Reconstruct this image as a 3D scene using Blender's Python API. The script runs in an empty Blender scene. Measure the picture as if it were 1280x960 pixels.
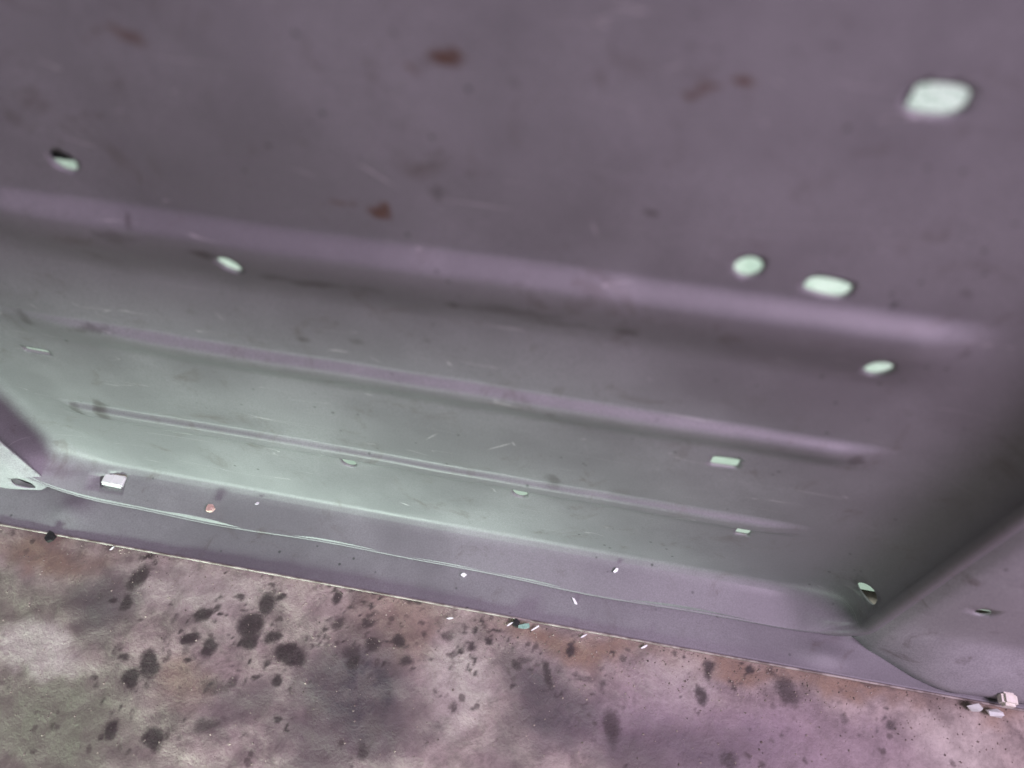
import bpy, bmesh, math, random
from mathutils import Vector, Matrix, noise
from mathutils.geometry import delaunay_2d_cdt

scene = bpy.context.scene
R = math.radians
random.seed(7)

# ------------------------------------------------------------------ camera
cam_data = bpy.data.cameras.new('camera')
cam = bpy.data.objects.new('camera', cam_data)
scene.collection.objects.link(cam)
scene.camera = cam
cam_data.sensor_width = 36.0
cam_data.lens = 26.0
cam_data.clip_start = 0.01
cam_data.clip_end = 100.0
cam.location = (0.0, 0.0, 0.6)
cam.rotation_euler = (R(90 - 55.9), 0.0, R(10.8))
cam_data.dof.use_dof = True
cam_data.dof.focus_distance = 0.50
cam_data.dof.aperture_fstop = 3.8

# ------------------------------------------------------------------ world, lamps, exposure
world = bpy.data.worlds.new('World')
scene.world = world
world.use_nodes = True
bg = world.node_tree.nodes['Background']
bg.inputs[0].default_value = (0.80, 0.94, 0.85, 1)
bg.inputs[1].default_value = 0.15

def lamp(name, loc, target, size, power, color, size_y=None, spread=180):
    d = bpy.data.lights.new(name, 'AREA')
    d.energy = power
    d.color = color
    d.spread = R(spread)
    d.shape = 'RECTANGLE'
    d.size = size
    d.size_y = size_y or size
    o = bpy.data.objects.new(name, d)
    scene.collection.objects.link(o)
    o.location = loc
    o.rotation_euler = (Vector(target) - Vector(loc)).to_track_quat('-Z', 'Y').to_euler()
    return o

lamp('lilac_room_lamp', (0.70, -0.30, 1.34), (0.10, 0.15, 0.15), 0.5, 23.0, (0.94, 0.72, 1.0))
lamp('low_green_fill', (-0.33, -0.45, 0.135), (-0.24, 0.2, 0.092), 0.55, 1.05, (0.78, 1.0, 0.86), 0.06, spread=46)  # added low fill out of view, brightens the lower part of the sheet
lamp('rear_lamp', (-0.05, 0.55, 0.62), (-0.05, 0.45, 0.0), 1.1, 5.3, (0.92, 1.0, 0.94), 0.45)

scene.view_settings.view_transform = 'Standard'
scene.view_settings.look = 'None'
scene.view_settings.exposure = 0.0
scene.view_settings.gamma = 1.0

# stains, scratches and patches, in metres on the sheet (x, z) or on the ground (x, y)
SPOTS = [
(-0.2911,0.1434,0.0036,0.0027,-10,0.8),(-0.2916,0.126,0.0052,0.0120,-15,0.75),(-0.2929,0.1085,0.0042,0.0055,10,0.75),(-0.2352,0.111,0.0083,0.0049,45,0.9),(-0.238,0.0941,0.0057,0.0049,10,0.85),(-0.2225,0.0913,0.0068,0.0071,10,0.9),(-0.1958,0.1252,0.0083,0.0077,10,0.95),(-0.1875,0.1324,0.0042,0.0033,10,0.8),(-0.2019,0.1102,0.0073,0.0077,-10,0.9),(-0.1979,0.1002,0.0057,0.0066,10,0.95),(-0.1841,0.1055,0.0078,0.0055,10,0.85),(-0.1683,0.0963,0.0115,0.0077,-10,0.95),(-0.1713,0.0793,0.0052,0.0044,10,0.8),(-0.198,0.0733,0.0042,0.0038,10,0.6),(-0.2572,0.0722,0.0073,0.0077,40,0.9),(-0.2655,0.0639,0.0052,0.0071,50,0.9),(-0.2632,0.0317,0.0052,0.0055,10,0.85),(-0.234,0.0326,0.0083,0.0071,-10,0.85),(-0.2158,0.1271,0.0036,0.0027,10,0.7),(-0.2283,0.1179,0.0026,0.0022,10,0.7),(-0.2111,0.1184,0.0026,0.0022,10,0.7),(-0.2038,0.0463,0.0115,0.0049,25,0.6),(-0.2082,0.0688,0.0115,0.0055,10,0.5),(-0.1503,0.1389,0.0036,0.0038,10,0.75),(-0.139,0.1343,0.0026,0.0022,10,0.6),(-0.1248,0.1381,0.0026,0.0044,10,0.7),(-0.1439,0.1212,0.0031,0.0060,-10,0.65),(-0.1234,0.1262,0.0052,0.0038,10,0.7),(-0.0989,0.119,0.0057,0.0044,10,0.8),(-0.1154,0.1126,0.0047,0.0049,10,0.75),(-0.1259,0.1002,0.0062,0.0055,10,0.8),(-0.1281,0.1055,0.0052,0.0044,10,0.6),(-0.0927,0.1065,0.0062,0.0044,10,0.7),(-0.1245,0.1484,0.0042,0.0022,0,0.8),(-0.0976,0.1467,0.0062,0.0027,-2,0.85),(-0.151,0.1155,0.0021,0.0033,10,0.7),(-0.1498,0.1104,0.0016,0.0022,10,0.7),(-0.0518,0.1338,0.0031,0.0033,10,0.9),(-0.0413,0.131,0.0031,0.0027,10,0.85),(-0.0582,0.1209,0.0026,0.0022,10,0.8),(-0.0504,0.1224,0.0026,0.0022,10,0.8),(-0.0621,0.1165,0.0021,0.0016,10,0.75),(-0.0477,0.1151,0.0026,0.0027,10,0.8),(-0.0681,0.128,0.0042,0.0033,10,0.55),(-0.0383,0.1375,0.0026,0.0011,10,0.8),(-0.0209,0.1181,0.0042,0.0038,10,0.8),(-0.0155,0.1233,0.0042,0.0033,10,0.55),(0.0149,0.1342,0.0036,0.0066,-5,0.85),(0.0005,0.117,0.0036,0.0087,20,0.85),(0.0028,0.1099,0.0026,0.0027,10,0.7),(0.0314,0.1099,0.0026,0.0027,10,0.6),(0.0277,0.1187,0.0042,0.0022,10,0.5),(0.0384,0.1167,0.0031,0.0022,10,0.6),(0.104,0.1393,0.0052,0.0071,-10,0.8),(0.1001,0.122,0.0031,0.0049,0,0.75),(0.1313,0.1429,0.0036,0.0044,25,0.8),(0.1536,0.1351,0.0078,0.0087,10,0.7),(0.1451,0.1455,0.0042,0.0027,10,0.6),(0.19,0.1246,0.0031,0.0038,10,0.5),(0.2185,0.1272,0.0036,0.0044,10,0.75),(0.0463,0.0925,0.0073,0.0109,10,0.7),(-0.0551,0.0847,0.0036,0.0049,10,0.55),(-0.1042,0.05,0.0042,0.0044,10,0.6),(-0.0627,0.0732,0.0052,0.0038,10,0.45),(0.1183,0.0869,0.0062,0.0044,10,0.6),(0.2086,0.1506,0.0260,0.0038,0,0.5),(-0.1993,0.1447,0.0021,0.0016,10,0.5),(-0.2554,0.0919,0.0047,0.0022,-30,0.4),(-0.2821,0.0762,0.0031,0.0022,10,0.4),(-0.2533,0.1059,0.0031,0.0055,-20,0.5),]
PATCHES = [
('dark',-0.1197,0.0792,0.0443,0.0391,0.8),('dark',-0.1331,0.0482,0.0312,0.0208,0.5),('dark',0.0072,0.0985,0.0391,0.0234,0.65),('dark',-0.1886,0.0612,0.0312,0.0182,0.4),('dark',0.06,0.0803,0.0312,0.0208,0.5),('dark',0.0986,0.0922,0.0469,0.0208,0.45),('dark',-0.0135,0.0709,0.0208,0.0260,0.3),('dark',-0.307,0.1069,0.0234,0.0208,0.55),('green',-0.3042,0.0296,0.0677,0.0417,0.9),('green',-0.3637,0.0905,0.0365,0.0260,0.6),('green',-0.3205,0.0987,0.0417,0.0312,0.45),('light',-0.3384,0.0682,0.0365,0.0130,0.8),('light',-0.2497,0.1235,0.0573,0.0234,0.35),('light',-0.0563,0.1012,0.0182,0.0312,0.5),('brown',0.0167,0.1409,0.0573,0.0115,0.8),('brown',0.1116,0.1433,0.0625,0.0094,0.8),('brown',0.1935,0.1497,0.0625,0.0115,0.8),('brown',-0.3636,0.1315,0.0469,0.0130,0.7),('brown',-0.1018,0.1292,0.0365,0.0208,0.5),('purple',0.113,0.0996,0.1146,0.0312,0.8),('purple',0.1813,0.108,0.0625,0.0260,0.6),('light',0.2585,0.1181,0.0312,0.0208,0.5),('brown',0.2859,0.1419,0.0156,0.0078,0.7),('brown',-0.2279,0.0636,0.0156,0.0156,0.5),('light',0.0865,0.1283,0.0208,0.0260,0.4),]
STAINS = [
('rust',-0.0578,0.4711,0.0060,0.0028,0,0.9),('rust',-0.0545,0.4725,0.0030,0.0020,32,0.7),('rust',-0.0699,0.4633,0.0023,0.0014,12,0.5),('rust',0.0295,0.4737,0.0026,0.0018,24,0.9),('rust',0.0213,0.4698,0.0079,0.0013,30,0.55),('rust',0.0163,0.4668,0.0020,0.0011,27,0.7),('rust',-0.09,0.402,0.0045,0.0040,12,1.0),('rust',-0.0873,0.4053,0.0020,0.0040,12,0.9),('rust',-0.1003,0.4051,0.0123,0.0012,8,0.55),('rust',-0.1642,0.4659,0.0066,0.0025,-13,0.5),('rust',-0.1758,0.4652,0.0105,0.0014,32,0.3),('rust',-0.2337,0.3657,0.0127,0.0044,12,0.25),('dark',-0.0536,0.4267,0.0018,0.0023,12,0.7),('dark',-0.0661,0.4159,0.0029,0.0034,12,0.5),('dark',0.0113,0.42,0.0030,0.0014,-13,0.8),('dark',-0.0369,0.4638,0.0023,0.0025,12,0.35),('dark',-0.0345,0.4476,0.0019,0.0018,12,0.4),('dark',-0.0406,0.4713,0.0022,0.0018,12,0.3),('dark',-0.0096,0.4153,0.0019,0.0015,-18,0.4),('dark',0.0165,0.4812,0.0058,0.0007,2,0.35),('dark',0.0495,0.4866,0.0028,0.0016,12,0.4),('dark',0.0419,0.4839,0.0080,0.0011,22,0.25),('dark',0.1261,0.4013,0.0027,0.0032,12,0.35),('dark',0.0782,0.4458,0.0031,0.0018,-23,0.25),('dark',-0.1709,0.3696,0.0056,0.0026,7,0.85),('dark',-0.1991,0.3813,0.0020,0.0030,12,0.55),('dark',-0.1254,0.3587,0.0112,0.0033,6,0.6),('dark',-0.1417,0.3595,0.0075,0.0027,6,0.4),('dark',-0.0637,0.3572,0.0028,0.0021,2,0.85),('dark',-0.1087,0.3601,0.0188,0.0031,4,0.35),('dark',-0.0382,0.3587,0.0245,0.0042,4,0.4),('dark',0.0118,0.3541,0.0059,0.0032,2,0.5),('dark',-0.3058,0.2892,0.0031,0.0056,12,0.5),('dark',-0.2676,0.2906,0.0136,0.0031,12,0.5),('dark',-0.1447,0.3106,0.0036,0.0027,12,0.6),('dark',-0.0796,0.3228,0.0020,0.0026,12,0.6),('dark',-0.114,0.3143,0.0034,0.0027,12,0.4),('dark',-0.0139,0.2042,0.0040,0.0073,12,0.5),('dark',-0.0175,0.2833,0.0032,0.0030,12,0.4),('dark',0.1313,0.2824,0.0039,0.0058,12,0.5),('dark',0.1404,0.3707,0.0020,0.0036,12,0.4),('dark',-0.3059,0.1986,0.0045,0.0090,12,0.7),('dark',-0.3229,0.1916,0.0052,0.0094,12,0.5),('dark',-0.2112,0.3727,0.0120,0.0031,12,0.4),('dark',-0.0173,0.3538,0.0210,0.0031,4,0.35),]
SCRATCHES = [
(-0.0886,0.4209,0.0096,0.0007,-33.6,0.45),(-0.0517,0.4124,0.0168,0.0008,1.1,0.3),(-0.0076,0.4088,0.0044,0.0009,-72.5,0.3),(-0.1262,0.3044,0.0059,0.0009,4.0,0.6),(-0.1076,0.3018,0.0036,0.0006,-32.8,0.5),(-0.0447,0.2350,0.0104,0.0006,41.6,0.7),(-0.0848,0.2333,0.0066,0.0006,52.3,0.6),(-0.0695,0.3073,0.0024,0.0010,-58.1,0.6),(0.0092,0.4756,0.0033,0.0009,33.4,0.25),(-0.1167,0.2679,0.0029,0.0007,-11.8,0.6),(-0.1162,0.4174,0.0061,0.0010,-15.6,0.2),(-0.0372,0.2403,0.0026,0.0007,-65.0,0.6),(-0.1840,0.3184,0.0035,0.0018,-68.7,0.2),(-0.1137,0.1291,0.0041,0.0009,-21.3,0.7),]

# ------------------------------------------------------------------ node helpers
def new_mat(name):
    m = bpy.data.materials.new(name)
    m.use_nodes = True
    nt = m.node_tree
    return m, nt, nt.nodes['Principled BSDF']

def node(nt, kind, **props):
    n = nt.nodes.new(kind)
    for k, v in props.items():
        setattr(n, k, v)
    return n

def put(nt, sock, v):
    if hasattr(v, 'is_output') or isinstance(v, bpy.types.NodeSocket):
        nt.links.new(v, sock)
    else:
        sock.default_value = v

def math_n(nt, op, a, b=0.0, clamp=False):
    n = node(nt, 'ShaderNodeMath', operation=op, use_clamp=clamp)
    put(nt, n.inputs[0], a); put(nt, n.inputs[1], b)
    return n.outputs[0]

def noise_n(nt, vec, scale, detail=3.0, rough=0.55, distort=0.0, colour=False):
    n = node(nt, 'ShaderNodeTexNoise')
    put(nt, n.inputs['Vector'], vec)
    n.inputs['Scale'].default_value = scale
    n.inputs['Detail'].default_value = detail
    n.inputs['Roughness'].default_value = rough
    n.inputs['Distortion'].default_value = distort
    return n.outputs['Color' if colour else 'Fac']

def ramp(nt, v, lo, hi, a=0.0, b=1.0):
    n = node(nt, 'ShaderNodeMapRange', interpolation_type='SMOOTHSTEP')
    put(nt, n.inputs[0], v)
    for i, x in enumerate((lo, hi, a, b)):
        n.inputs[i + 1].default_value = x
    return n.outputs[0]

def mix(nt, fac, a, b, mode='MIX'):
    n = node(nt, 'ShaderNodeMix', data_type='RGBA', blend_type=mode)
    put(nt, n.inputs[0], fac); put(nt, n.inputs[6], a); put(nt, n.inputs[7], b)
    return n.outputs[2]

def wobble(nt, vec, scale, amount):
    c = noise_n(nt, vec, scale, 3.0, 0.6, colour=True)
    s = node(nt, 'ShaderNodeVectorMath', operation='SUBTRACT')
    put(nt, s.inputs[0], c); s.inputs[1].default_value = (0.5, 0.5, 0.5)
    m = node(nt, 'ShaderNodeVectorMath', operation='MULTIPLY_ADD')
    put(nt, m.inputs[0], s.outputs[0]); m.inputs[1].default_value = (amount,) * 3
    put(nt, m.inputs[2], vec)
    return m.outputs[0]

def spot_mask(nt, vec, spots, soft=(1.3, 0.45)):
    """max over elliptical stains (u, v, ru, rv, angle, strength)"""
    out = None
    for (u, v, ru, rv, ang, s) in spots:
        mp = node(nt, 'ShaderNodeMapping', vector_type='TEXTURE')
        put(nt, mp.inputs[0], vec)
        mp.inputs['Location'].default_value = (u, v, 0)
        mp.inputs['Rotation'].default_value = (0, 0, R(ang))
        mp.inputs['Scale'].default_value = (ru, rv, 1)
        ln = node(nt, 'ShaderNodeVectorMath', operation='LENGTH')
        put(nt, ln.inputs[0], mp.outputs[0])
        k = ramp(nt, ln.outputs['Value'], soft[0], soft[1], 0.0, s)
        out = k if out is None else math_n(nt, 'MAXIMUM', out, k)
    return out

def flat_coords(nt, a='X', b='Z'):
    tc = node(nt, 'ShaderNodeTexCoord')
    sp = node(nt, 'ShaderNodeSeparateXYZ')
    nt.links.new(tc.outputs['Object'], sp.inputs[0])
    cb = node(nt, 'ShaderNodeCombineXYZ')
    nt.links.new(sp.outputs[a], cb.inputs[0]); nt.links.new(sp.outputs[b], cb.inputs[1])
    return tc.outputs['Object'], cb.outputs[0]

# ------------------------------------------------------------------ materials
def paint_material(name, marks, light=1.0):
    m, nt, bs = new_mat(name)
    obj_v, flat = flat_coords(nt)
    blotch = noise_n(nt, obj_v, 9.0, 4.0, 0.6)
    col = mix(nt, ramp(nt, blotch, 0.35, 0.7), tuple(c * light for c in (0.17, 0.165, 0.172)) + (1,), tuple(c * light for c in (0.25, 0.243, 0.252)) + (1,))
    dust = noise_n(nt, obj_v, 60.0, 5.0, 0.65)
    col = mix(nt, ramp(nt, dust, 0.56, 0.82, 0.0, 0.35), col, (0.16, 0.15, 0.145, 1))
    grain = noise_n(nt, obj_v, 1000.0, 2.0, 0.8)
    col = mix(nt, ramp(nt, grain, 0.3, 0.7, 0.0, 0.42), col, (0.10, 0.10, 0.10, 1))
    specks = node(nt, 'ShaderNodeTexVoronoi')
    put(nt, specks.inputs['Vector'], obj_v); specks.inputs['Scale'].default_value = 95.0
    gate = noise_n(nt, obj_v, 22.0, 2.0)
    sp = math_n(nt, 'MULTIPLY', ramp(nt, specks.outputs['Distance'], 0.13, 0.05), ramp(nt, gate, 0.50, 0.62))
    col = mix(nt, math_n(nt, 'MULTIPLY', sp, 0.85), col, (0.05, 0.055, 0.05, 1))
    hz = node(nt, 'ShaderNodeSeparateXYZ')
    nt.links.new(flat, hz.inputs[0])
    upright = ramp(nt, hz.outputs[1], 0.118, 0.124)          # handling scratches are on the upright sheet
    for (ang, sc_, thr) in ((25, 1.0, 0.0032), (-38, 0.8, 0.0028), (4, 1.3, 0.0035)):
        mp = node(nt, 'ShaderNodeMapping')
        put(nt, mp.inputs[0], flat)
        mp.inputs['Rotation'].default_value = (0, 0, R(ang))
        mp.inputs['Scale'].default_value = (9.0 * sc_, 95.0 * sc_, 1)
        mp.inputs['Location'].default_value = (ang * 0.37, ang * 0.11, 0)
        ln_ = noise_n(nt, mp.outputs[0], 1.0, 1.0, 0.4, 0.6)
        band = ramp(nt, math_n(nt, 'ABSOLUTE', math_n(nt, 'SUBTRACT', ln_, 0.5)), thr * 2.2, thr * 0.4)
        where = ramp(nt, noise_n(nt, mp.outputs[0], 0.9, 2.0), 0.60, 0.68)
        col = mix(nt, math_n(nt, 'MULTIPLY', math_n(nt, 'MULTIPLY', band, where), math_n(nt, 'MULTIPLY', upright, 0.45)), col, (0.50, 0.48, 0.47, 1))
    grime = noise_n(nt, obj_v, 34.0, 6.0, 0.7, 0.8)
    col = mix(nt, ramp(nt, grime, 0.54, 0.76, 0.0, 0.7), col, (0.095, 0.078, 0.07, 1))
    rough = ramp(nt, blotch, 0.3, 0.7, 0.46, 0.6)
    hgt = noise_n(nt, obj_v, 350.0, 3.0, 0.6)
    if marks:
        wv2 = wobble(nt, flat, 60.0, 0.002)
        fine = noise_n(nt, obj_v, 300.0, 4.0, 0.7)
        ragged = ramp(nt, fine, 0.3, 0.6, 0.35, 1.0)
        at = node(nt, 'ShaderNodeAttribute', attribute_name='marks')
        sc = node(nt, 'ShaderNodeSeparateColor')
        nt.links.new(at.outputs['Color'], sc.inputs[0])
        jit = math_n(nt, 'MULTIPLY', math_n(nt, 'SUBTRACT', math_n(nt, 'MULTIPLY', math_n(nt, 'ADD', fine, noise_n(nt, obj_v, 130.0, 5.0, 0.75, 0.6)), 0.5), 0.5), 2.2)
        dark = math_n(nt, 'MULTIPLY', sc.outputs[1], ramp(nt, math_n(nt, 'ADD', sc.outputs[1], jit), 0.05, 0.55))
        col = mix(nt, math_n(nt, 'MULTIPLY', dark, 0.85), col, (0.055, 0.047, 0.045, 1))
        rust = math_n(nt, 'MULTIPLY', sc.outputs[0], ramp(nt, math_n(nt, 'ADD', sc.outputs[0], jit), 0.0, 0.6))
        rc = mix(nt, noise_n(nt, obj_v, 420.0, 3.0), (0.045, 0.030, 0.023, 1), (0.15, 0.080, 0.048, 1))
        col = mix(nt, rust, col, rc)
        pale = spot_mask(nt, wv2, SCRATCHES, (1.2, 0.2))
        col = mix(nt, math_n(nt, 'MULTIPLY', pale, ragged), col, (0.55, 0.53, 0.52, 1))
        rough = math_n(nt, 'ADD', rough, math_n(nt, 'MULTIPLY', rust, 0.3), True)
    put(nt, bs.inputs['Base Color'], col)
    put(nt, bs.inputs['Roughness'], rough)
    bs.inputs['Specular IOR Level'].default_value = 0.6 if marks else 0.35
    b = node(nt, 'ShaderNodeBump')
    b.inputs['Strength'].default_value = 0.12
    b.inputs['Distance'].default_value = 0.0006
    put(nt, b.inputs['Height'], hgt)
    nt.links.new(b.outputs[0], bs.inputs['Normal'])
    return m

def plain_material(name, c1, c2, rough=0.5, scale=400.0, metallic=0.0):
    m, nt, bs = new_mat(name)
    obj_v, _ = flat_coords(nt)
    n = noise_n(nt, obj_v, scale, 4.0, 0.65)
    put(nt, bs.inputs['Base Color'], mix(nt, ramp(nt, n, 0.35, 0.65), c1 + (1,), c2 + (1,)))
    bs.inputs['Roughness'].default_value = rough
    bs.inputs['Metallic'].default_value = metallic
    return m

def concrete_material():
    m, nt, bs = new_mat('stained_concrete')
    obj_v, flat = flat_coords(nt, 'X', 'Y')
    big = noise_n(nt, obj_v, 14.0, 5.0, 0.62, 0.4)
    mid = noise_n(nt, obj_v, 55.0, 5.0, 0.65, 0.3)
    fine = noise_n(nt, obj_v, 420.0, 4.0, 0.7)
    col = mix(nt, ramp(nt, mid, 0.3, 0.7), (0.20, 0.170, 0.150, 1), (0.46, 0.395, 0.345, 1))
    at = node(nt, 'ShaderNodeAttribute', attribute_name='patches')
    sp_ = node(nt, 'ShaderNodeSeparateColor')
    nt.links.new(at.outputs['Color'], sp_.inputs[0])
    at2 = node(nt, 'ShaderNodeAttribute', attribute_name='marks')
    sp2 = node(nt, 'ShaderNodeSeparateColor')
    nt.links.new(at2.outputs['Color'], sp2.inputs[0])
    ragged = ramp(nt, mid, 0.25, 0.6, 0.55, 1.0)
    for sock, tint in ((sp_.outputs[0], (0.20, 0.215, 0.15, 1)), (sp_.outputs[1], (0.25, 0.165, 0.105, 1)),
                       (sp_.outputs[2], (0.54, 0.50, 0.44, 1)), (sp2.outputs[0], (0.27, 0.205, 0.25, 1)),
                       (sp2.outputs[1], (0.085, 0.078, 0.08, 1))):
        col = mix(nt, math_n(nt, 'MULTIPLY', sock, ragged), col, tint)
    col = mix(nt, ramp(nt, big, 0.56, 0.76, 0.0, 0.4), col, (0.10, 0.09, 0.088, 1))
    v = node(nt, 'ShaderNodeTexVoronoi')
    put(nt, v.inputs['Vector'], wobble(nt, flat, 150.0, 0.006)); v.inputs['Scale'].default_value = 85.0
    gate = ramp(nt, noise_n(nt, obj_v, 24.0, 2.0), 0.44, 0.60)
    mould = math_n(nt, 'MULTIPLY', ramp(nt, v.outputs['Distance'], 0.26, 0.10), gate)
    col = mix(nt, math_n(nt, 'MULTIPLY', mould, 0.72), col, (0.075, 0.06, 0.055, 1))
    jit = math_n(nt, 'ADD', math_n(nt, 'MULTIPLY', math_n(nt, 'SUBTRACT', mid, 0.5), 0.5), math_n(nt, 'MULTIPLY', math_n(nt, 'SUBTRACT', fine, 0.5), 0.6))
    spots = math_n(nt, 'MULTIPLY', ramp(nt, math_n(nt, 'ADD', sp2.outputs[2], jit), 0.02, 0.85, 0.0, 0.95), ramp(nt, sp2.outputs[2], 0.0, 0.15))
    col = mix(nt, spots, col, mix(nt, fine, (0.028, 0.025, 0.024, 1), (0.075, 0.062, 0.058, 1)))
    col = mix(nt, ramp(nt, fine, 0.35, 0.75, 0.0, 0.28), col, (0.14, 0.115, 0.105, 1))
    put(nt, bs.inputs['Base Color'], col)
    bs.inputs['Roughness'].default_value = 0.55
    bs.inputs['Specular IOR Level'].default_value = 0.25
    h = math_n(nt, 'ADD', math_n(nt, 'MULTIPLY', fine, 0.4), mid)
    b = node(nt, 'ShaderNodeBump')
    b.inputs['Strength'].default_value = 0.55
    b.inputs['Distance'].default_value = 0.003
    put(nt, b.inputs['Height'], h)
    nt.links.new(b.outputs[0], bs.inputs['Normal'])
    return m

M_PANEL = paint_material('worn_grey_paint_marked', True)
M_PAINT = paint_material('worn_grey_paint', False)
M_SIDE = paint_material('grey_paint_lit', False, 1.9)  # same grey paint lightened: brighter light on the side flanges put into colour
M_CONC = concrete_material()
M_STEEL = plain_material('bare_galvanised_steel', (0.30, 0.31, 0.30), (0.48, 0.47, 0.44), 0.4, 250.0, 0.6)
M_RIM = plain_material('worn_sheet_edge', (0.16, 0.13, 0.11), (0.40, 0.36, 0.32), 0.6, 90.0)
M_PLUG = plain_material('white_plastic', (0.84, 0.90, 0.83), (0.88, 0.93, 0.87), 0.4)
M_SHEET = plain_material('pale_green_sheet', (0.42, 0.53, 0.45), (0.62, 0.70, 0.64), 0.6, 14.0)
M_GRIT = plain_material('mixed_grit', (0.10, 0.08, 0.07), (0.42, 0.35, 0.30), 0.9, 130.0)
M_DARK = plain_material('flat_black', (0.012, 0.012, 0.012), (0.03, 0.03, 0.028), 0.7)
M_FLAKE = plain_material('white_paint_chip', (0.72, 0.70, 0.72), (0.85, 0.83, 0.85), 0.3)
M_PINK = plain_material('pink_plaster_crumb', (0.50, 0.32, 0.27), (0.68, 0.48, 0.42), 0.8)
M_GREEN = plain_material('green_glass_chip', (0.18, 0.30, 0.25), (0.30, 0.44, 0.38), 0.12)
M_CREAM = plain_material('cream_plastic', (0.70, 0.68, 0.56), (0.80, 0.78, 0.68), 0.45)
M_CLEAR = plain_material('translucent_white_plastic', (0.74, 0.78, 0.74), (0.84, 0.88, 0.84), 0.15)

# ------------------------------------------------------------------ object helpers
def link(name, verts, faces, mat, parent=None, smooth=True, edges=()):
    me = bpy.data.meshes.new(name)
    me.from_pydata(verts, list(edges), faces)
    me.update()
    if smooth:
        me.polygons.foreach_set('use_smooth', [True] * len(me.polygons))
    me.materials.append(mat)
    o = bpy.data.objects.new(name, me)
    scene.collection.objects.link(o)
    if parent is not None:
        o.parent = parent
        o.location = -parent.location      # mesh coordinates stay those of the place
    return o

def thing(name, label, cat, loc, group=None):
    o = bpy.data.objects.new(name, None)
    scene.collection.objects.link(o)
    o.empty_display_size = 0.05
    o.location = loc
    tag(o, label, cat, group)
    return o

def tag(o, label, cat, group=None):
    o['label'] = label; o['category'] = cat
    if group:
        o['group'] = group

def solidify(o, t, offset=-1.0):
    s = o.modifiers.new('thickness', 'SOLIDIFY')
    s.thickness = t; s.offset = offset; s.use_even_offset = False

def sstep(a, b, x):
    t = max(0.0, min(1.0, (x - a) / (b - a)))
    return t * t * (3 - 2 * t)

def floor_z(x):
    return 0.0937 + 0.003 * (x + 0.4095)

# ------------------------------------------------------------------ ground
def build_ground():
    def axis(lo, f0, f1, hi, coarse, fine):
        out = []
        v = lo
        while v < hi:
            out.append(v)
            v += fine if f0 <= v < f1 else coarse
        return out + [hi]
    xs = axis(-1.0, -0.52, 0.40, 0.9, 0.012, 0.0019)
    ys = axis(-0.5, -0.03, 0.19, 1.4, 0.012, 0.0019)
    rnd = random.Random(11)
    spots = [(a, b, c * rnd.uniform(0.85, 1.3), d * rnd.uniform(0.85, 1.3), e, f) for (a, b, c, d, e, f) in SPOTS]
    for (cx, cy, a, b, ang, st) in SPOTS:                     # smaller specks cluster round the larger spots
        for _ in range(5):
            r, an = rnd.uniform(1.2, 4.2) * max(a, b), rnd.uniform(0, 6.28)
            q = rnd.uniform(0.0008, 0.0022)
            spots.append((cx + math.cos(an) * r, cy + math.sin(an) * r, q, q * rnd.uniform(0.6, 1.4), rnd.uniform(0, 90), st * rnd.uniform(0.6, 1.0)))
    kinds = {'green': 0, 'brown': 1, 'light': 2}
    vs, pat, marks = [], [], []
    for y in ys:
        for x in xs:
            n = noise.fractal(Vector((x * 16, y * 16, 3.1)), 1.0, 2.0, 4) * 0.0016
            n += noise.fractal(Vector((x * 70, y * 70, 9.1)), 1.0, 2.0, 2) * 0.0006
            vs.append((x, y, floor_z(x) - 0.0012 + n))
            p = [0.0, 0.0, 0.0, 1.0]; k = [0.0, 0.0, 0.0, 1.0]
            if -0.56 < x < 0.44 and -0.06 < y < 0.2:
                w1 = noise.noise_vector(Vector((x * 22, y * 22, 0.3))) * 0.016
                w2 = noise.noise_vector(Vector((x * 120, y * 120, 5.3))) * 0.005
                px, py = x + w1.x + w2.x, y + w1.y + w2.y
                for (kind, cx, cy, a, b, s) in PATCHES:
                    dx, dy = (px - cx) / a, (py - cy) / b
                    if abs(dx) < 1.5 and abs(dy) < 1.5:
                        m = s * sstep(1.5, 0.25, math.hypot(dx, dy))
                        if kind == 'dark':
                            m = min(1.0, m * 1.4)
                        if kind == 'light':
                            m = min(1.0, m * 1.5)
                        if kind in kinds:
                            p[kinds[kind]] = max(p[kinds[kind]], m)
                        elif kind == 'purple':
                            k[0] = max(k[0], m)
                        else:
                            k[1] = max(k[1], m)
                w3 = noise.noise_vector(Vector((x * 90, y * 90, 2.3))) * 0.0028
                w4 = noise.noise_vector(Vector((x * 330, y * 330, 7.3))) * 0.0016
                px, py = x + w3.x + w4.x, y + w3.y + w4.y
                for (cx, cy, a, b, ang, s) in spots:
                    dx, dy = px - cx, py - cy
                    lim = 1.4 * max(a, b)
                    if abs(dx) < lim and abs(dy) < lim:
                        c, sn = math.cos(R(ang)), math.sin(R(ang))
                        u, v = (dx * c + dy * sn) / a, (-dx * sn + dy * c) / b
                        k[2] = max(k[2], s * sstep(1.35, 0.4, math.hypot(u, v)))
            pat += p; marks += k
    w = len(xs)
    fs = [(j * w + i, j * w + i + 1, (j + 1) * w + i + 1, (j + 1) * w + i) for j in range(len(ys) - 1) for i in range(w - 1)]
    o = link('ground', vs, fs, M_CONC)
    for nm, data in (('patches', pat), ('marks', marks)):
        at = o.data.color_attributes.new(nm, 'FLOAT_COLOR', 'POINT')
        at.data.foreach_set('color', data)
    o['kind'] = 'structure'
build_ground()

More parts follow.
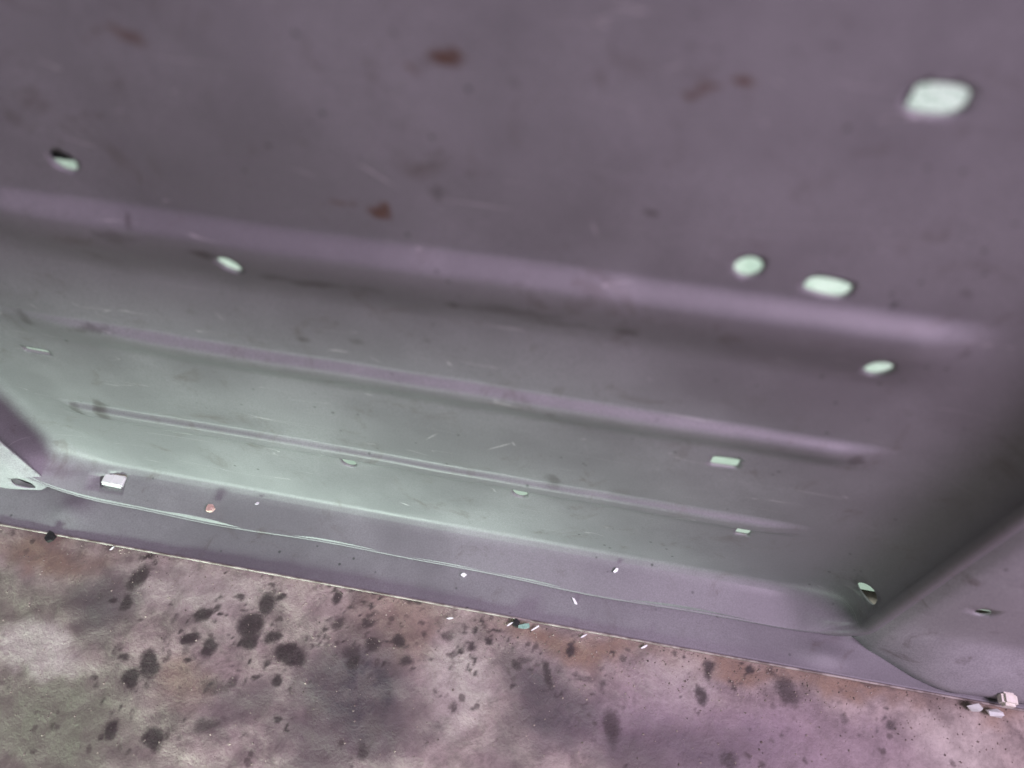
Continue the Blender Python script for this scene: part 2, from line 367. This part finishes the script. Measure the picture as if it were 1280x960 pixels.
# loose grit over the concrete in front of the panel
def build_grit():
    rnd = random.Random(5)
    vs, fs = [], []
    for _ in range(5200):
        x = rnd.uniform(-0.52, 0.42)
        y = 0.150 - abs(rnd.gauss(0, 0.022)) if rnd.random() < 0.35 else rnd.uniform(-0.05, 0.148)
        if y > edge_line(x) - 0.001:
            y = edge_line(x) - rnd.uniform(0.001, 0.004)
        r = 0.00022 + 0.0006 * rnd.random() ** 4
        z = floor_z(x) - 0.0012 + noise.fractal(Vector((x * 16, y * 16, 3.1)), 1.0, 2.0, 4) * 0.0016 + r * 0.4
        s0 = len(vs)
        for d in ((1, 0, 0), (-1, 0, 0), (0, 1, 0), (0, -1, 0), (0, 0, 1), (0, 0, -1)):
            k = r * rnd.uniform(0.6, 1.3)
            vs.append((x + d[0] * k + rnd.uniform(-.3, .3) * r, y + d[1] * k + rnd.uniform(-.3, .3) * r, z + d[2] * k * 0.8))
        for (a, b, c) in ((0, 2, 4), (2, 1, 4), (1, 3, 4), (3, 0, 4), (2, 0, 5), (1, 2, 5), (3, 1, 5), (0, 3, 5)):
            fs.append((s0 + a, s0 + b, s0 + c))
    o = link('grit', vs, fs, M_GRIT, None, smooth=False)
    o['kind'] = 'stuff'
    tag(o, 'fine brown and grey grit scattered over the concrete', 'grit')

def edge_line(x):
    return 0.1446 + 0.0088 * (x + 0.4095)
build_grit()

# added pale sheet behind the panel, gives the holes their bright green
bsh = link('added_pale_sheet', [], [], M_SHEET)
bm_ = bmesh.new()
bmesh.ops.create_grid(bm_, x_segments=40, y_segments=30, size=0.5)
for v_ in bm_.verts:
    v_.co.x = v_.co.x * 1.2 - 0.05
    v_.co.y = 0.76 + v_.co.y * 1.1
    v_.co.z = floor_z(v_.co.x) + 0.004 + 0.0015 * noise.noise(Vector((v_.co.x * 6, v_.co.y * 6, 0.5)))
bm_.to_mesh(bsh.data); bm_.free()
solidify(bsh, 0.001, 1.0)
tag(bsh, 'added smooth pale green sheet on the ground behind the panel, brightening its holes', 'sheet')

# ------------------------------------------------------------------ pressed metal panel
YW = 0.2                       # plane of the recessed field
XL, XR, ZB, ZT = -0.396, 0.193, 0.108, 0.70     # where the side walls stand
INS = {'l': 0.030, 'r': 0.034, 'b': 0.0055, 't': 0.012}
IX0, IX1, IZ0, IZ1 = XL + INS['l'], XR - INS['r'], ZB + INS['b'], ZT - INS['t']
RL, RR = 0.034, 0.014          # corner radii of the flat field, left and right
DEPTH = 0.028
E1, E2, E3, E4 = 0.02, 0.045, 0.058, 0.064

panel = thing('metal_panel', 'grey painted pressed-metal panel with three long ribs and punched holes, standing on concrete', 'metal panel', (-0.1, YW, 0.0))

def nearest(p, q):
    RC = RL if p < -0.1 else RR
    cx = min(max(p, IX0 + RL), IX1 - RR); cz = min(max(q, IZ0 + RC), IZ1 - RC)
    dx, dz = p - cx, q - cz
    L = math.hypot(dx, dz)
    if L <= RC or L < 1e-9:
        return None
    nx, nz = dx / L, dz / L
    return cx + nx * RC, cz + nz * RC, nx, nz, L - RC

RIBS = [  # top of slope, crest top, crest bottom, foot, height, right end
    (0.3880, 0.3775, 0.3760, 0.3400, 0.0070, 0.140),
    (0.2960, 0.2905, 0.2890, 0.2680, 0.0052, 0.138),
    (0.2010, 0.1972, 0.1915, 0.1820, 0.0040, 0.130)]

def field_y(x, z):
    h = 0.0
    for (a, b, c, d, hh, xe) in RIBS:
        if d < z < a:
            k = sstep(a, b, z) if z > b else (1.0 if z > c else sstep(d, c, z))
            e = sstep(xe + 0.012, xe - 0.022, x) * (sstep(-0.342, -0.316, x) if hh < 0.0045 else sstep(-0.345, -0.215, x))
            h += hh * k * e
    edge = min(1.0, max(0.0, min(x - IX0, IX1 - x, z - IZ0, IZ1 - z) / 0.02))
    n = noise.fractal(Vector((x * 11, z * 11, 1.7)), 1.0, 2.0, 3) * 0.0011
    return YW - h + n * edge

def wavy(x):
    return 0.0010 * math.sin(x * 21 + 1.0) + 0.0005 * math.sin(x * 47 + 0.4)

def fold(p, q):
    r = nearest(p, q)
    if r is None:
        return (p, field_y(p, q), q)
    ix, iz, nx, nz, e = r
    ax = INS['r'] if nx > 0 else INS['l']
    az = INS['t'] if nz > 0 else INS['b']
    ox, oz = ax * nx, az * nz
    a = math.hypot(ox, oz)
    b = min(a, 0.021)
    lip = 0.0009 if nx < 0.6 else 0.005
    d = DEPTH - lip + (wavy(ix) if nz < -0.5 else 0.0)
    if e <= E1:
        t = e / E1 * math.pi / 2
        s = math.sin(t); dep = b * (1 - math.cos(t)); ex = 0.0
    elif e <= E2:
        s = 1.0; dep = b + (d - b) * (e - E1) / (E2 - E1); ex = 0.0
    elif e <= E3:
        ph = (e - E2) / (E3 - E2) * math.pi
        s = 1.0; dep = d + lip * math.sin(ph); ex = lip * (1 - math.cos(ph))
    else:
        s = 1.0; ex = 2 * lip; dep = d - (e - E3)
    if nz < -0.3 and e > E1:
        dn = noise.noise(Vector((ix * 17, e * 30, 4.2))) * 0.0006
    else:
        dn = 0.0
    draft = 0.0058 * max(0.0, -nz) * min(1.0, max(0.0, (e - E1 * 0.7) / (E2 - E1 * 0.7)))      # the ledge falls towards its lip
    return (ix + ox * s + nx * ex, YW - dep, iz + oz * s + nz * ex + dn - draft)

def rounded_loop(e, n_side_x, n_side_z, n_c=9):
    pts = []
    cs = [(IX1 - RR, IZ0 + RR, -90, RR), (IX1 - RR, IZ1 - RR, 0, RR), (IX0 + RL, IZ1 - RL, 90, RL), (IX0 + RL, IZ0 + RL, 180, RL)]
    for k, (cx, cz, a0, RC) in enumerate(cs):
        for i in range(n_c):
            a = R(a0 + 90 * i / (n_c - 1))
            pts.append((cx + math.cos(a) * (RC + e), cz + math.sin(a) * (RC + e)))
        nx_, nz_, na, RN = cs[(k + 1) % 4]
        a = R(na)
        tx, tz = nx_ + math.cos(a) * (RN + e), nz_ + math.sin(a) * (RN + e)
        sx, sz = pts[-1]
        cnt = n_side_z if k % 2 == 0 else n_side_x
        for i in range(1, cnt):
            f = i / cnt
            pts.append((sx + (tx - sx) * f, sz + (tz - sz) * f))
    return pts

def oval(cx, cz, w, h, n=24, power=2.0, rot=0.0):
    pts = []
    for i in range(n):
        a = 2 * math.pi * i / n
        c, s = math.cos(a), math.sin(a)
        u = math.copysign(abs(c) ** (2 / power), c) * w / 2
        v = math.copysign(abs(s) ** (2 / power), s) * h / 2
        cr, sr = math.cos(rot), math.sin(rot)
        pts.append((cx + u * cr - v * sr, cz + u * sr + v * cr))
    return pts

def inside(poly, x, y):
    c = False
    j = len(poly) - 1
    for i in range(len(poly)):
        xi, yi = poly[i]; xj, yj = poly[j]
        if (yi > y) != (yj > y) and x < (xj - xi) * (y - yi) / (yj - yi) + xi:
            c = not c
        j = i
    return c

HOLES = [oval(0.0825, 0.4735, 0.0166, 0.0100, 28, 2.8),          # large oval
         oval(0.0498, 0.4000, 0.0102, 0.0108),
         oval(0.0800, 0.3945, 0.0170, 0.0094, 28, 3.0, R(-8)),
         oval(0.1130, 0.3560, 0.0105, 0.0140),
         oval(-0.2200, 0.4060, 0.0110, 0.0105),
         oval(-0.1615, 0.3640, 0.0108, 0.0125),
         oval(0.0752, 0.2570, 0.0146, 0.0100, 28, 7.0),
         oval(0.1044, 0.1800, 0.0088, 0.0120, 24, 6.0),
         oval(-0.1450, 0.1785, 0.0102, 0.0125),
         oval(-0.0330, 0.1790, 0.0100, 0.0125),
         oval(-0.3190, 0.2555, 0.0170, 0.0050, 24, 5.0),
         oval(-0.3365, IZ0 - 0.0265, 0.0180, 0.0120, 28, 7.0),    # slot in the bottom return
         oval(IX0 - 0.0330, 0.1400, 0.0130, 0.0150),              # in the left return
         oval(IX1 + 0.0140, 0.1470, 0.0080, 0.0150),
         oval(IX1 + 0.0380, 0.3020, 0.0070, 0.0170)]              # in the right return

def cdt_sheet(points, loops, keep, fn, holes):
    """triangulate points with closed constraint loops, keep the triangles asked for, map them to 3D"""
    vs = [Vector(p) for p in points]
    ed = []
    for lp in list(loops) + list(holes):
        s = len(vs)
        vs += [Vector(p) for p in lp]
        ed += [(s + i, s + (i + 1) % len(lp)) for i in range(len(lp))]
    rv, re_, rf, *_ = delaunay_2d_cdt(vs, ed, [], 0, 1e-6)
    boxes = [(min(p[0] for p in h), max(p[0] for p in h), min(p[1] for p in h), max(p[1] for p in h), h) for h in holes]
    fs = []
    for f in rf:
        cx = sum(rv[i].x for i in f) / len(f); cy = sum(rv[i].y for i in f) / len(f)
        if not keep(cx, cy):
            continue
        if any(x0 <= cx <= x1 and y0 <= cy <= y1 and inside(h, cx, cy) for (x0, x1, y0, y1, h) in boxes):
            continue
        fs.append(tuple(f))
    used = sorted({i for f in fs for i in f})
    ix = {o: n for n, o in enumerate(used)}
    return [fn(rv[i].x, rv[i].y) for i in used], [tuple(ix[i] for i in f) for f in fs]

def near_hole(x, z, holes, r):
    for h in holes:
        if abs(h[0][0] - x) > 0.03 or abs(h[0][1] - z) > 0.03:
            continue
        for (a, b) in h[::3]:
            if (a - x) ** 2 + (b - z) ** 2 < r * r:
                return True
        if inside(h, x, z):
            return True
    return False

def build_tray():
    zs = []
    z = IZ0 + 0.003
    while z < IZ1 - 0.003:
        zs.append(z)
        near = any(d - 0.004 < z < a + 0.003 for (a, b, c, d, hh, xe) in RIBS)
        z += 0.0013 if near else (0.0022 if z < 0.50 else 0.010)
    pts = []
    for z in zs:
        nearz = any(d - 0.004 < z < a + 0.003 for (a, b, c, d, hh, xe) in RIBS)
        step = 0.0026 if z < 0.50 else 0.012
        n = int((IX1 - IX0 - 0.006) / step)
        for i in range(n + 1):
            x = IX0 + 0.003 + (IX1 - IX0 - 0.006) * i / n
            if not near_hole(x, z, HOLES, 0.0016):
                pts.append((x, z))
    es = [0.0, 0.0025, 0.005, 0.0075, 0.010, 0.0125, 0.015, 0.0175, E1, 0.025, 0.032, 0.039, 0.0425, 0.0445, E2,
          0.0466, 0.0482, 0.0498, 0.0515, 0.0531, 0.0547, 0.0563, E3, E4]
    loops, extra = [], []
    for k, e in enumerate(es):
        lp = rounded_loop(e, 70, 70)
        if E1 * 0.2 < e < E2:                       # keep clear of the slots in the returns
            lp2 = [p for p in lp if not near_hole(p[0], p[1], HOLES[11:], 0.0012)]
            extra += lp2
        else:
            loops.append(lp)
    outer = loops[-1]
    v, f = cdt_sheet(pts + extra, loops, lambda a, b: inside(outer, a, b), fold, HOLES)
    o = link('pressed_sheet', v, f, M_PANEL, panel)
    data = []
    for vt in o.data.vertices:
        x, y, z = vt.co
        r = [0.0, 0.0, 0.0, 1.0]
        if z < 0.52:
            w = noise.noise_vector(Vector((x * 190, z * 190, 1.3))) * 0.0022 + noise.noise_vector(Vector((x * 60, z * 60, 6.3))) * 0.002
            px, pz = x + w.x, z + w.y
            for (kind, cx, cz, a, b, ang, s) in STAINS:
                dx, dz = px - cx, pz - cz
                lim = 1.7 * max(a, b)
                if abs(dx) < lim and abs(dz) < lim:
                    c, sn = math.cos(R(ang)), math.sin(R(ang))
                    k = 0 if kind == 'rust' else 1
                    r[k] = max(r[k], min(1.0, s * 1.3) * sstep(1.6, 0.45, math.hypot((dx * c + dz * sn) / a, (-dx * sn + dz * c) / b)))
        data += r
    at = o.data.color_attributes.new('marks', 'FLOAT_COLOR', 'POINT')
    at.data.foreach_set('color', data)
    # faces look towards the camera side (-Y)
    solidify(o, 0.0019, -1.0)
    return o
tray = build_tray()
# ------------------------------------------------------------------ flanges in front of the pressed sheet
def flange_y(x, z):
    y = 0.1752 - 0.0026 * sstep(0.08, 0.19, x) - 0.0020 * sstep(-0.385, -0.42, x)
    y += 0.0006 * math.sin(x * 13 + z * 9)
    return y

def sheet(name, x0, x1, zlo, zhi, step, mat, yfn, holes=(), thick=0.0012, keep=None):
    nx = max(2, int((x1 - x0) / step)); nz = max(2, int((zhi - 0.0) / step))
    pts = []
    def bottom(x):
        return zlo(x) if callable(zlo) else zlo
    border = []
    for i in range(nx + 1):
        x = x0 + (x1 - x0) * i / nx
        border.append((x, bottom(x)))
    for i in range(1, nz + 1):
        border.append((x1, bottom(x1) + (zhi - bottom(x1)) * i / nz))
    for i in range(1, nx + 1):
        border.append((x1 + (x0 - x1) * i / nx, zhi))
    for i in range(1, nz):
        border.append((x0, zhi + (bottom(x0) - zhi) * i / nz))
    for j in range(1, nz):
        for i in range(1, nx):
            x = x0 + (x1 - x0) * i / nx
            z = bottom(x) + (zhi - bottom(x)) * j / nz
            if not near_hole(x, z, holes, 0.001):
                pts.append((x, z))
    v, f = cdt_sheet(pts, [border], keep or (lambda a, b: inside(border, a, b)), lambda a, b: (a, yfn(a, b), b), list(holes))
    o = link(name, v, f, mat, panel)
    solidify(o, thick, -1.0)
    return o

def bottom_edge(x):
    return floor_z(x) + 0.0008

def edge_y(x):
    return 0.1446 + 0.0088 * (x + 0.4095)

def strip(x, q):
    """bottom strip: runs from the ground edge (q=0) up to behind the lip (q=1), then turns up (q>1)"""
    y0, z0 = edge_y(x), bottom_edge(x)
    y1, z1 = flange_y(x, 0.105), 0.0990
    if q <= 1.0:
        y, z = y0 + (y1 - y0) * q, z0 + (z1 - z0) * (q ** 1.15)
        z += 0.0005 * math.sin(x * 15 + 1) * q * (1 - q) * 4
    else:
        y, z = y1 + (q - 1.0) * 0.028, z1 + (q - 1.0) * 0.002        # runs on under the ledge
    for (bx, bq, sx, sq, h) in ((-0.3615, 0.56, 0.012, 0.30, 0.0022), (0.1773, 0.50, 0.014, 0.30, 0.0022)):
        z += h * math.exp(-(((x - bx) / sx) ** 2 + ((q - bq) / sq) ** 2))
    return (x, y, z)

def build_strip():
    qs = [0, .08, .16, .24, .32, .4, .48, .56, .64, .72, .8, .88, .95, 1.0, 1.1, 1.3, 1.6]
    xs = [-0.600 + 1.07 * i / 260 for i in range(261)]
    vs = [strip(x, q) for q in qs for x in xs]
    w = len(xs)
    fs = [(j * w + i, j * w + i + 1, (j + 1) * w + i + 1, (j + 1) * w + i) for j in range(len(qs) - 1) for i in range(w - 1)]
    o = link('bottom_flange', vs, fs, M_PAINT, panel)
    solidify(o, 0.0006, -1.0)
build_strip()

# rolled lower edge of the bottom flange
def tube(name, path, r, mat, parent, seg=8):
    vs, fs = [], []
    for k, p in enumerate(path):
        a = Vector(path[max(0, k - 1)]); b = Vector(path[min(len(path) - 1, k + 1)])
        t = (b - a).normalized()
        u = t.cross(Vector((0, 1, 0))).normalized(); w = t.cross(u)
        rr = r(k) if callable(r) else r
        for s in range(seg):
            an = 2 * math.pi * s / seg
            vs.append(Vector(p) + u * math.cos(an) * rr + w * math.sin(an) * rr)
    for k in range(len(path) - 1):
        for s in range(seg):
            fs.append((k * seg + s, k * seg + (s + 1) % seg, (k + 1) * seg + (s + 1) % seg, (k + 1) * seg + s))
    fs.append(tuple(range(seg))[::-1]); fs.append(tuple((len(path) - 1) * seg + s for s in range(seg)))
    return link(name, vs, fs, mat, parent)

path = []
for i in range(160):
    x = -0.600 + 1.07 * i / 159
    path.append((x, edge_y(x) - 0.0006, bottom_edge(x) + 0.0006 + 0.0003 * noise.noise(Vector((x * 60, 0, 0)))))
tube('rolled_edge', path, 0.0008, M_RIM, panel)

# side flanges: folded strips beside the recess, lower inner corner rounded
def side_flange(x_in, x_out, z_low, rc, lift, sgn, holes=()):
    prof = []
    def border():
        b = []
        for i in range(9):                       # rounded lower inner corner
            a = R(90 * i / 8)
            b.append((x_in - sgn * rc * (1 - math.sin(a)) * -1.0, z_low + rc - rc * math.cos(a))[::1])
        return b
    b = []
    n = 40
    for i in range(n + 1):                        # up the inner edge
        b.append((x_in, 0.705 + (z_low + rc - 0.705) * i / n))
    for i in range(1, 9):
        a = R(90 * i / 8)
        b.append((x_in + sgn * rc * (1 - math.cos(a)), z_low + rc - rc * math.sin(a)))
    m = 24
    for i in range(1, m + 1):
        b.append((x_in + sgn * rc + (x_out - x_in - sgn * rc) * i / m, z_low))
    for i in range(1, n + 1):
        b.append((x_out, z_low + (0.705 - z_low) * i / n))
    for i in range(1, m):
        b.append((x_out + (x_in - x_out) * i / m, 0.705))
    pts = []
    nx = 30; nz = 70
    for j in range(1, nz):
        for i in range(1, nx):
            u = (i / nx) ** 1.6
            x = x_in + (x_out - x_in) * u
            z = z_low + (0.705 - z_low) * (j / nz) ** 1.4
            if inside(b, x, z) and not near_hole(x, z, holes, 0.001):
                pts.append((x, z))
    def yf(x, z):
        k = abs(x - x_in)
        roll = 0.0045 * (1 - sstep(0.0, 0.010, k))           # inner edge rolls back into the recess
        low = 0.0016 * (1 - sstep(0.0, 0.012, z - z_low))
        bulge = 0.0035 * math.exp(-((k - 0.035) / 0.03) ** 2)
        fan = 0.0185 * sstep(0.1965, 0.262, x) * min(1.0, max(0.0, (0.150 - z) / 0.048))   # right end fans out at its foot
        return flange_y(x, z) - fan - lift + roll + low - bulge + 0.0004 * math.sin(z * 31 + x * 17)
    v, f = cdt_sheet(pts, [b], lambda p, q: inside(b, p, q), lambda p, q: (p, yf(p, q), q), list(holes))
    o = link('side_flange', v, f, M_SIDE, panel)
    solidify(o, 0.0012, -1.0)
    return o, yf

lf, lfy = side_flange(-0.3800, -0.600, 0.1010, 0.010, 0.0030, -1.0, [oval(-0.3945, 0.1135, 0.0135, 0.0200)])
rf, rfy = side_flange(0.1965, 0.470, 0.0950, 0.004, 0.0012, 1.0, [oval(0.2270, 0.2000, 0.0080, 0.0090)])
sheet('top_flange', -0.600, 0.470, ZT + 0.002, 0.760, 0.012, M_PAINT, lambda x, z: flange_y(x, z) + 0.0012)

# added black disc behind the left corner hole, stands in for its shade
def disc(name, c, n, r, h, mat, parent, seg=16, dome=0.0):
    n = Vector(n).normalized()
    u = n.orthogonal().normalized(); w = n.cross(u)
    vs, fs = [], []
    rings = [(1.0, 0.0), (1.0, h * 0.7), (0.86, h), (0.4, h + dome)]
    for (k, z) in rings:
        for s in range(seg):
            a = 2 * math.pi * s / seg
            vs.append(Vector(c) + (u * math.cos(a) + w * math.sin(a)) * r * k + n * z)
    for j in range(len(rings) - 1):
        for s in range(seg):
            fs.append((j * seg + s, j * seg + (s + 1) % seg, (j + 1) * seg + (s + 1) % seg, (j + 1) * seg + s))
    fs.append(tuple(range(seg))[::-1]); fs.append(tuple(3 * seg + s for s in range(seg)))
    return link(name, vs, fs, mat, parent)
disc('dark_hole_backing', (-0.3950, 0.1790, 0.1120), (0, -1, 0), 0.015, 0.003, M_DARK, panel)

def box_part(name, lo, hi, mat, parent, bev=0.0008):
    bm = bmesh.new()
    bmesh.ops.create_cube(bm, size=1.0)
    for v in bm.verts:
        for k in range(3):
            v.co[k] = lo[k] + (v.co[k] + 0.5) * (hi[k] - lo[k])
    bmesh.ops.bevel(bm, geom=list(bm.edges), offset=bev, segments=2, affect='EDGES')
    me = bpy.data.meshes.new(name); bm.to_mesh(me); bm.free()
    me.materials.append(mat)
    o = bpy.data.objects.new(name, me)
    scene.collection.objects.link(o)
    o.parent = parent; o.location = -parent.location
    return o
plug = box_part('plug', (-0.3450, 0.1840, 0.1000), (-0.3280, 0.1930, 0.1074), M_PLUG, panel, 0.0012)
box_part('plug_rib', (-0.3370, 0.1844, 0.1066), (-0.3360, 0.1926, 0.1078), M_PLUG, plug, 0.0003).location = (0, 0, 0)
disc('pale_plug', (-0.3975, 0.1830, 0.1400), (1, 0, 0), 0.0062, 0.0022, M_CLEAR, panel)
# folded tabs behind two of the holes, and the clip seated in the right flange
box_part('spring_tab', (0.0660, 0.2050, 0.4520), (0.0775, 0.2120, 0.4800), M_DARK, panel)
box_part('spring_tab', (-0.2410, 0.2040, 0.4030), (-0.2190, 0.2095, 0.4150), M_DARK, panel)
box_part('clip', (0.2810, 0.1475, 0.1035), (0.2905, 0.1560, 0.1118), M_CREAM, panel, 0.0018)
disc('screw', (0.2275, 0.1745, 0.1998), (0, -1, 0), 0.0036, 0.002, M_STEEL, panel, 14, 0.0006)

# ------------------------------------------------------------------ loose chips
def chip(name, label, cat, c, size, rot, mat, group=None, thick=0.0008, up=(0, 0, 1), seed=0):
    """a small broken flake: irregular outline, slightly curled, with thickness, lying on the plane given by up"""
    rnd = random.Random(seed)
    n = 7
    up = Vector(up).normalized()
    u = (Vector((1, 0, 0)) - up * up.x).normalized()
    u = (Matrix.Rotation(rot, 3, up) @ u); w = up.cross(u)
    top, bot = [], []
    for i in range(n):
        a = 2 * math.pi * (i + rnd.uniform(-0.25, 0.25)) / n
        k = rnd.uniform(0.7, 1.1)
        x, y = math.cos(a) * size[0] / 2 * k, math.sin(a) * size[1] / 2 * k
        curl = 0.15 * (x * x) / max(size[0], 1e-4) + 0.12 * abs(y)
        top.append(u * x + w * y + up * (curl + thick)); bot.append(u * x + w * y + up * curl * 0.9)
    ctop = up * thick * 1.15; cbot = up * 0.0
    vs = top + bot + [ctop, cbot]
    fs = []
    for i in range(n):
        j = (i + 1) % n
        fs += [(i, j, 2 * n), (n + j, n + i, 2 * n + 1), (n + i, n + j, j, i)]
    o = link(name, vs, fs, mat, None, smooth=False)
    o.location = c
    tag(o, label, cat, group)
    return o

def on_floor(x, y, dz=0.0006):
    return (x, y, floor_z(x) + dz)

GF = 'loose chips and crumbs'
UPF = (0, -0.33, 1)
chip('paint_chip', 'tiny white chip stuck just under the lip, middle of the lower flange', 'paint chip', (-0.0664, 0.1690, 0.0992), (0.0046, 0.0036), 0.4, M_FLAKE, GF, up=UPF, seed=1)
chip('paint_chip', 'tiny slanted white chip on the lower flange, right of the middle', 'paint chip', (0.0121, 0.1655, 0.0985), (0.0062, 0.0022), 2.3, M_FLAKE, GF, up=UPF, seed=2)
chip('paint_chip', 'upright whitish chip with a shadow on the ledge above the lip', 'paint chip', (0.0364, 0.189, 0.1078), (0.0048, 0.0028), 1.0, M_FLAKE, GF, up=(0.2, -0.6, 1), seed=3)
chip('paint_chip', 'small pale chip on the ledge left of the middle, under the ribs', 'paint chip', (-0.2239, 0.190, 0.1078), (0.0036, 0.0020), 0.7, M_FLAKE, GF, seed=4)
chip('plaster_crumb', 'pinkish crumb on the ledge near the left slot', 'crumb', (-0.2562, 0.180, 0.1055), (0.0065, 0.0060), 0.2, M_PINK, GF, thick=0.003, seed=5)
for k, (x, y, rot, sx, lab) in enumerate([
        (-0.0691, 0.1387, 0.2, 0.0085, 'thin white chip lying alone on the concrete, left of the green chip'),
        (-0.0285, 0.1425, 0.7, 0.0100, 'slanted white chip on concrete at the flange, left of the green chip'),
        (-0.0115, 0.1430, 0.7, 0.0130, 'long white splinter leaning on the flange, right of the green chip'),
        (0.0212, 0.1440, 0.6, 0.0090, 'white splinter at the flange edge, second right of the green chip'),
        (0.0614, 0.1445, 0.6, 0.0080, 'small white splinter at the flange edge, farthest right of the splinters'),
        (-0.318, 0.1420, 1.0, 0.0065, 'small pale splinter at the flange edge near the left stain')]):
    chip('splinter', lab, 'splinter', on_floor(x, y, 0.0022), (sx * 0.62, 0.0013), rot + math.pi / 2 * 0, M_FLAKE, GF, up=(0.05, -0.35, 1), seed=20 + k)
chip('glass_chip', 'small green glassy chip between white splinters at the flange edge', 'glass chip', on_floor(-0.0185, 0.1430, 0.0020), (0.0095, 0.0045), 0.3, M_GREEN, GF, thick=0.0018, up=(0, -0.3, 1), seed=31)
chip('grit_lump', 'black lump touching the flange edge at far left', 'grit', on_floor(-0.3662, 0.1420, 0.0005), (0.0075, 0.0080), 0.2, M_DARK, GF, thick=0.003, seed=33)
chip('grit_lump', 'dark lump beside the green chip at the flange edge', 'grit', on_floor(-0.0245, 0.1435, 0.0005), (0.0055, 0.0060), 0.5, M_DARK, GF, thick=0.003, seed=34)

def shard(name, label, c, s, seed):
    rnd = random.Random(seed)
    bm = bmesh.new()
    for _ in range(14):
        v = Vector((rnd.gauss(0, 1), rnd.gauss(0, 1), rnd.gauss(0, 1))).normalized()
        bm.verts.new((v.x * s[0], v.y * s[1], v.z * s[2]))
    r = bmesh.ops.convex_hull(bm, input=list(bm.verts))
    bmesh.ops.delete(bm, geom=[g for g in r['geom_interior'] if isinstance(g, bmesh.types.BMVert)], context='VERTS')
    lo = min(v.co.z for v in bm.verts)
    for v in bm.verts:
        v.co.z -= lo
    me = bpy.data.meshes.new(name); bm.to_mesh(me); bm.free()
    me.materials.append(M_CLEAR)
    o = bpy.data.objects.new(name, me); scene.collection.objects.link(o)
    o.location = c
    tag(o, label, 'plastic shard', 'shards at the right end of the flange')
shard('plastic_shard', 'left of the two glossy white shards below the cream clip', on_floor(0.2685, 0.1455), (0.0050, 0.003, 0.0055), 3)
shard('plastic_shard', 'right of the two glossy white shards below the cream clip', on_floor(0.2805, 0.1440), (0.0058, 0.003, 0.005), 8)
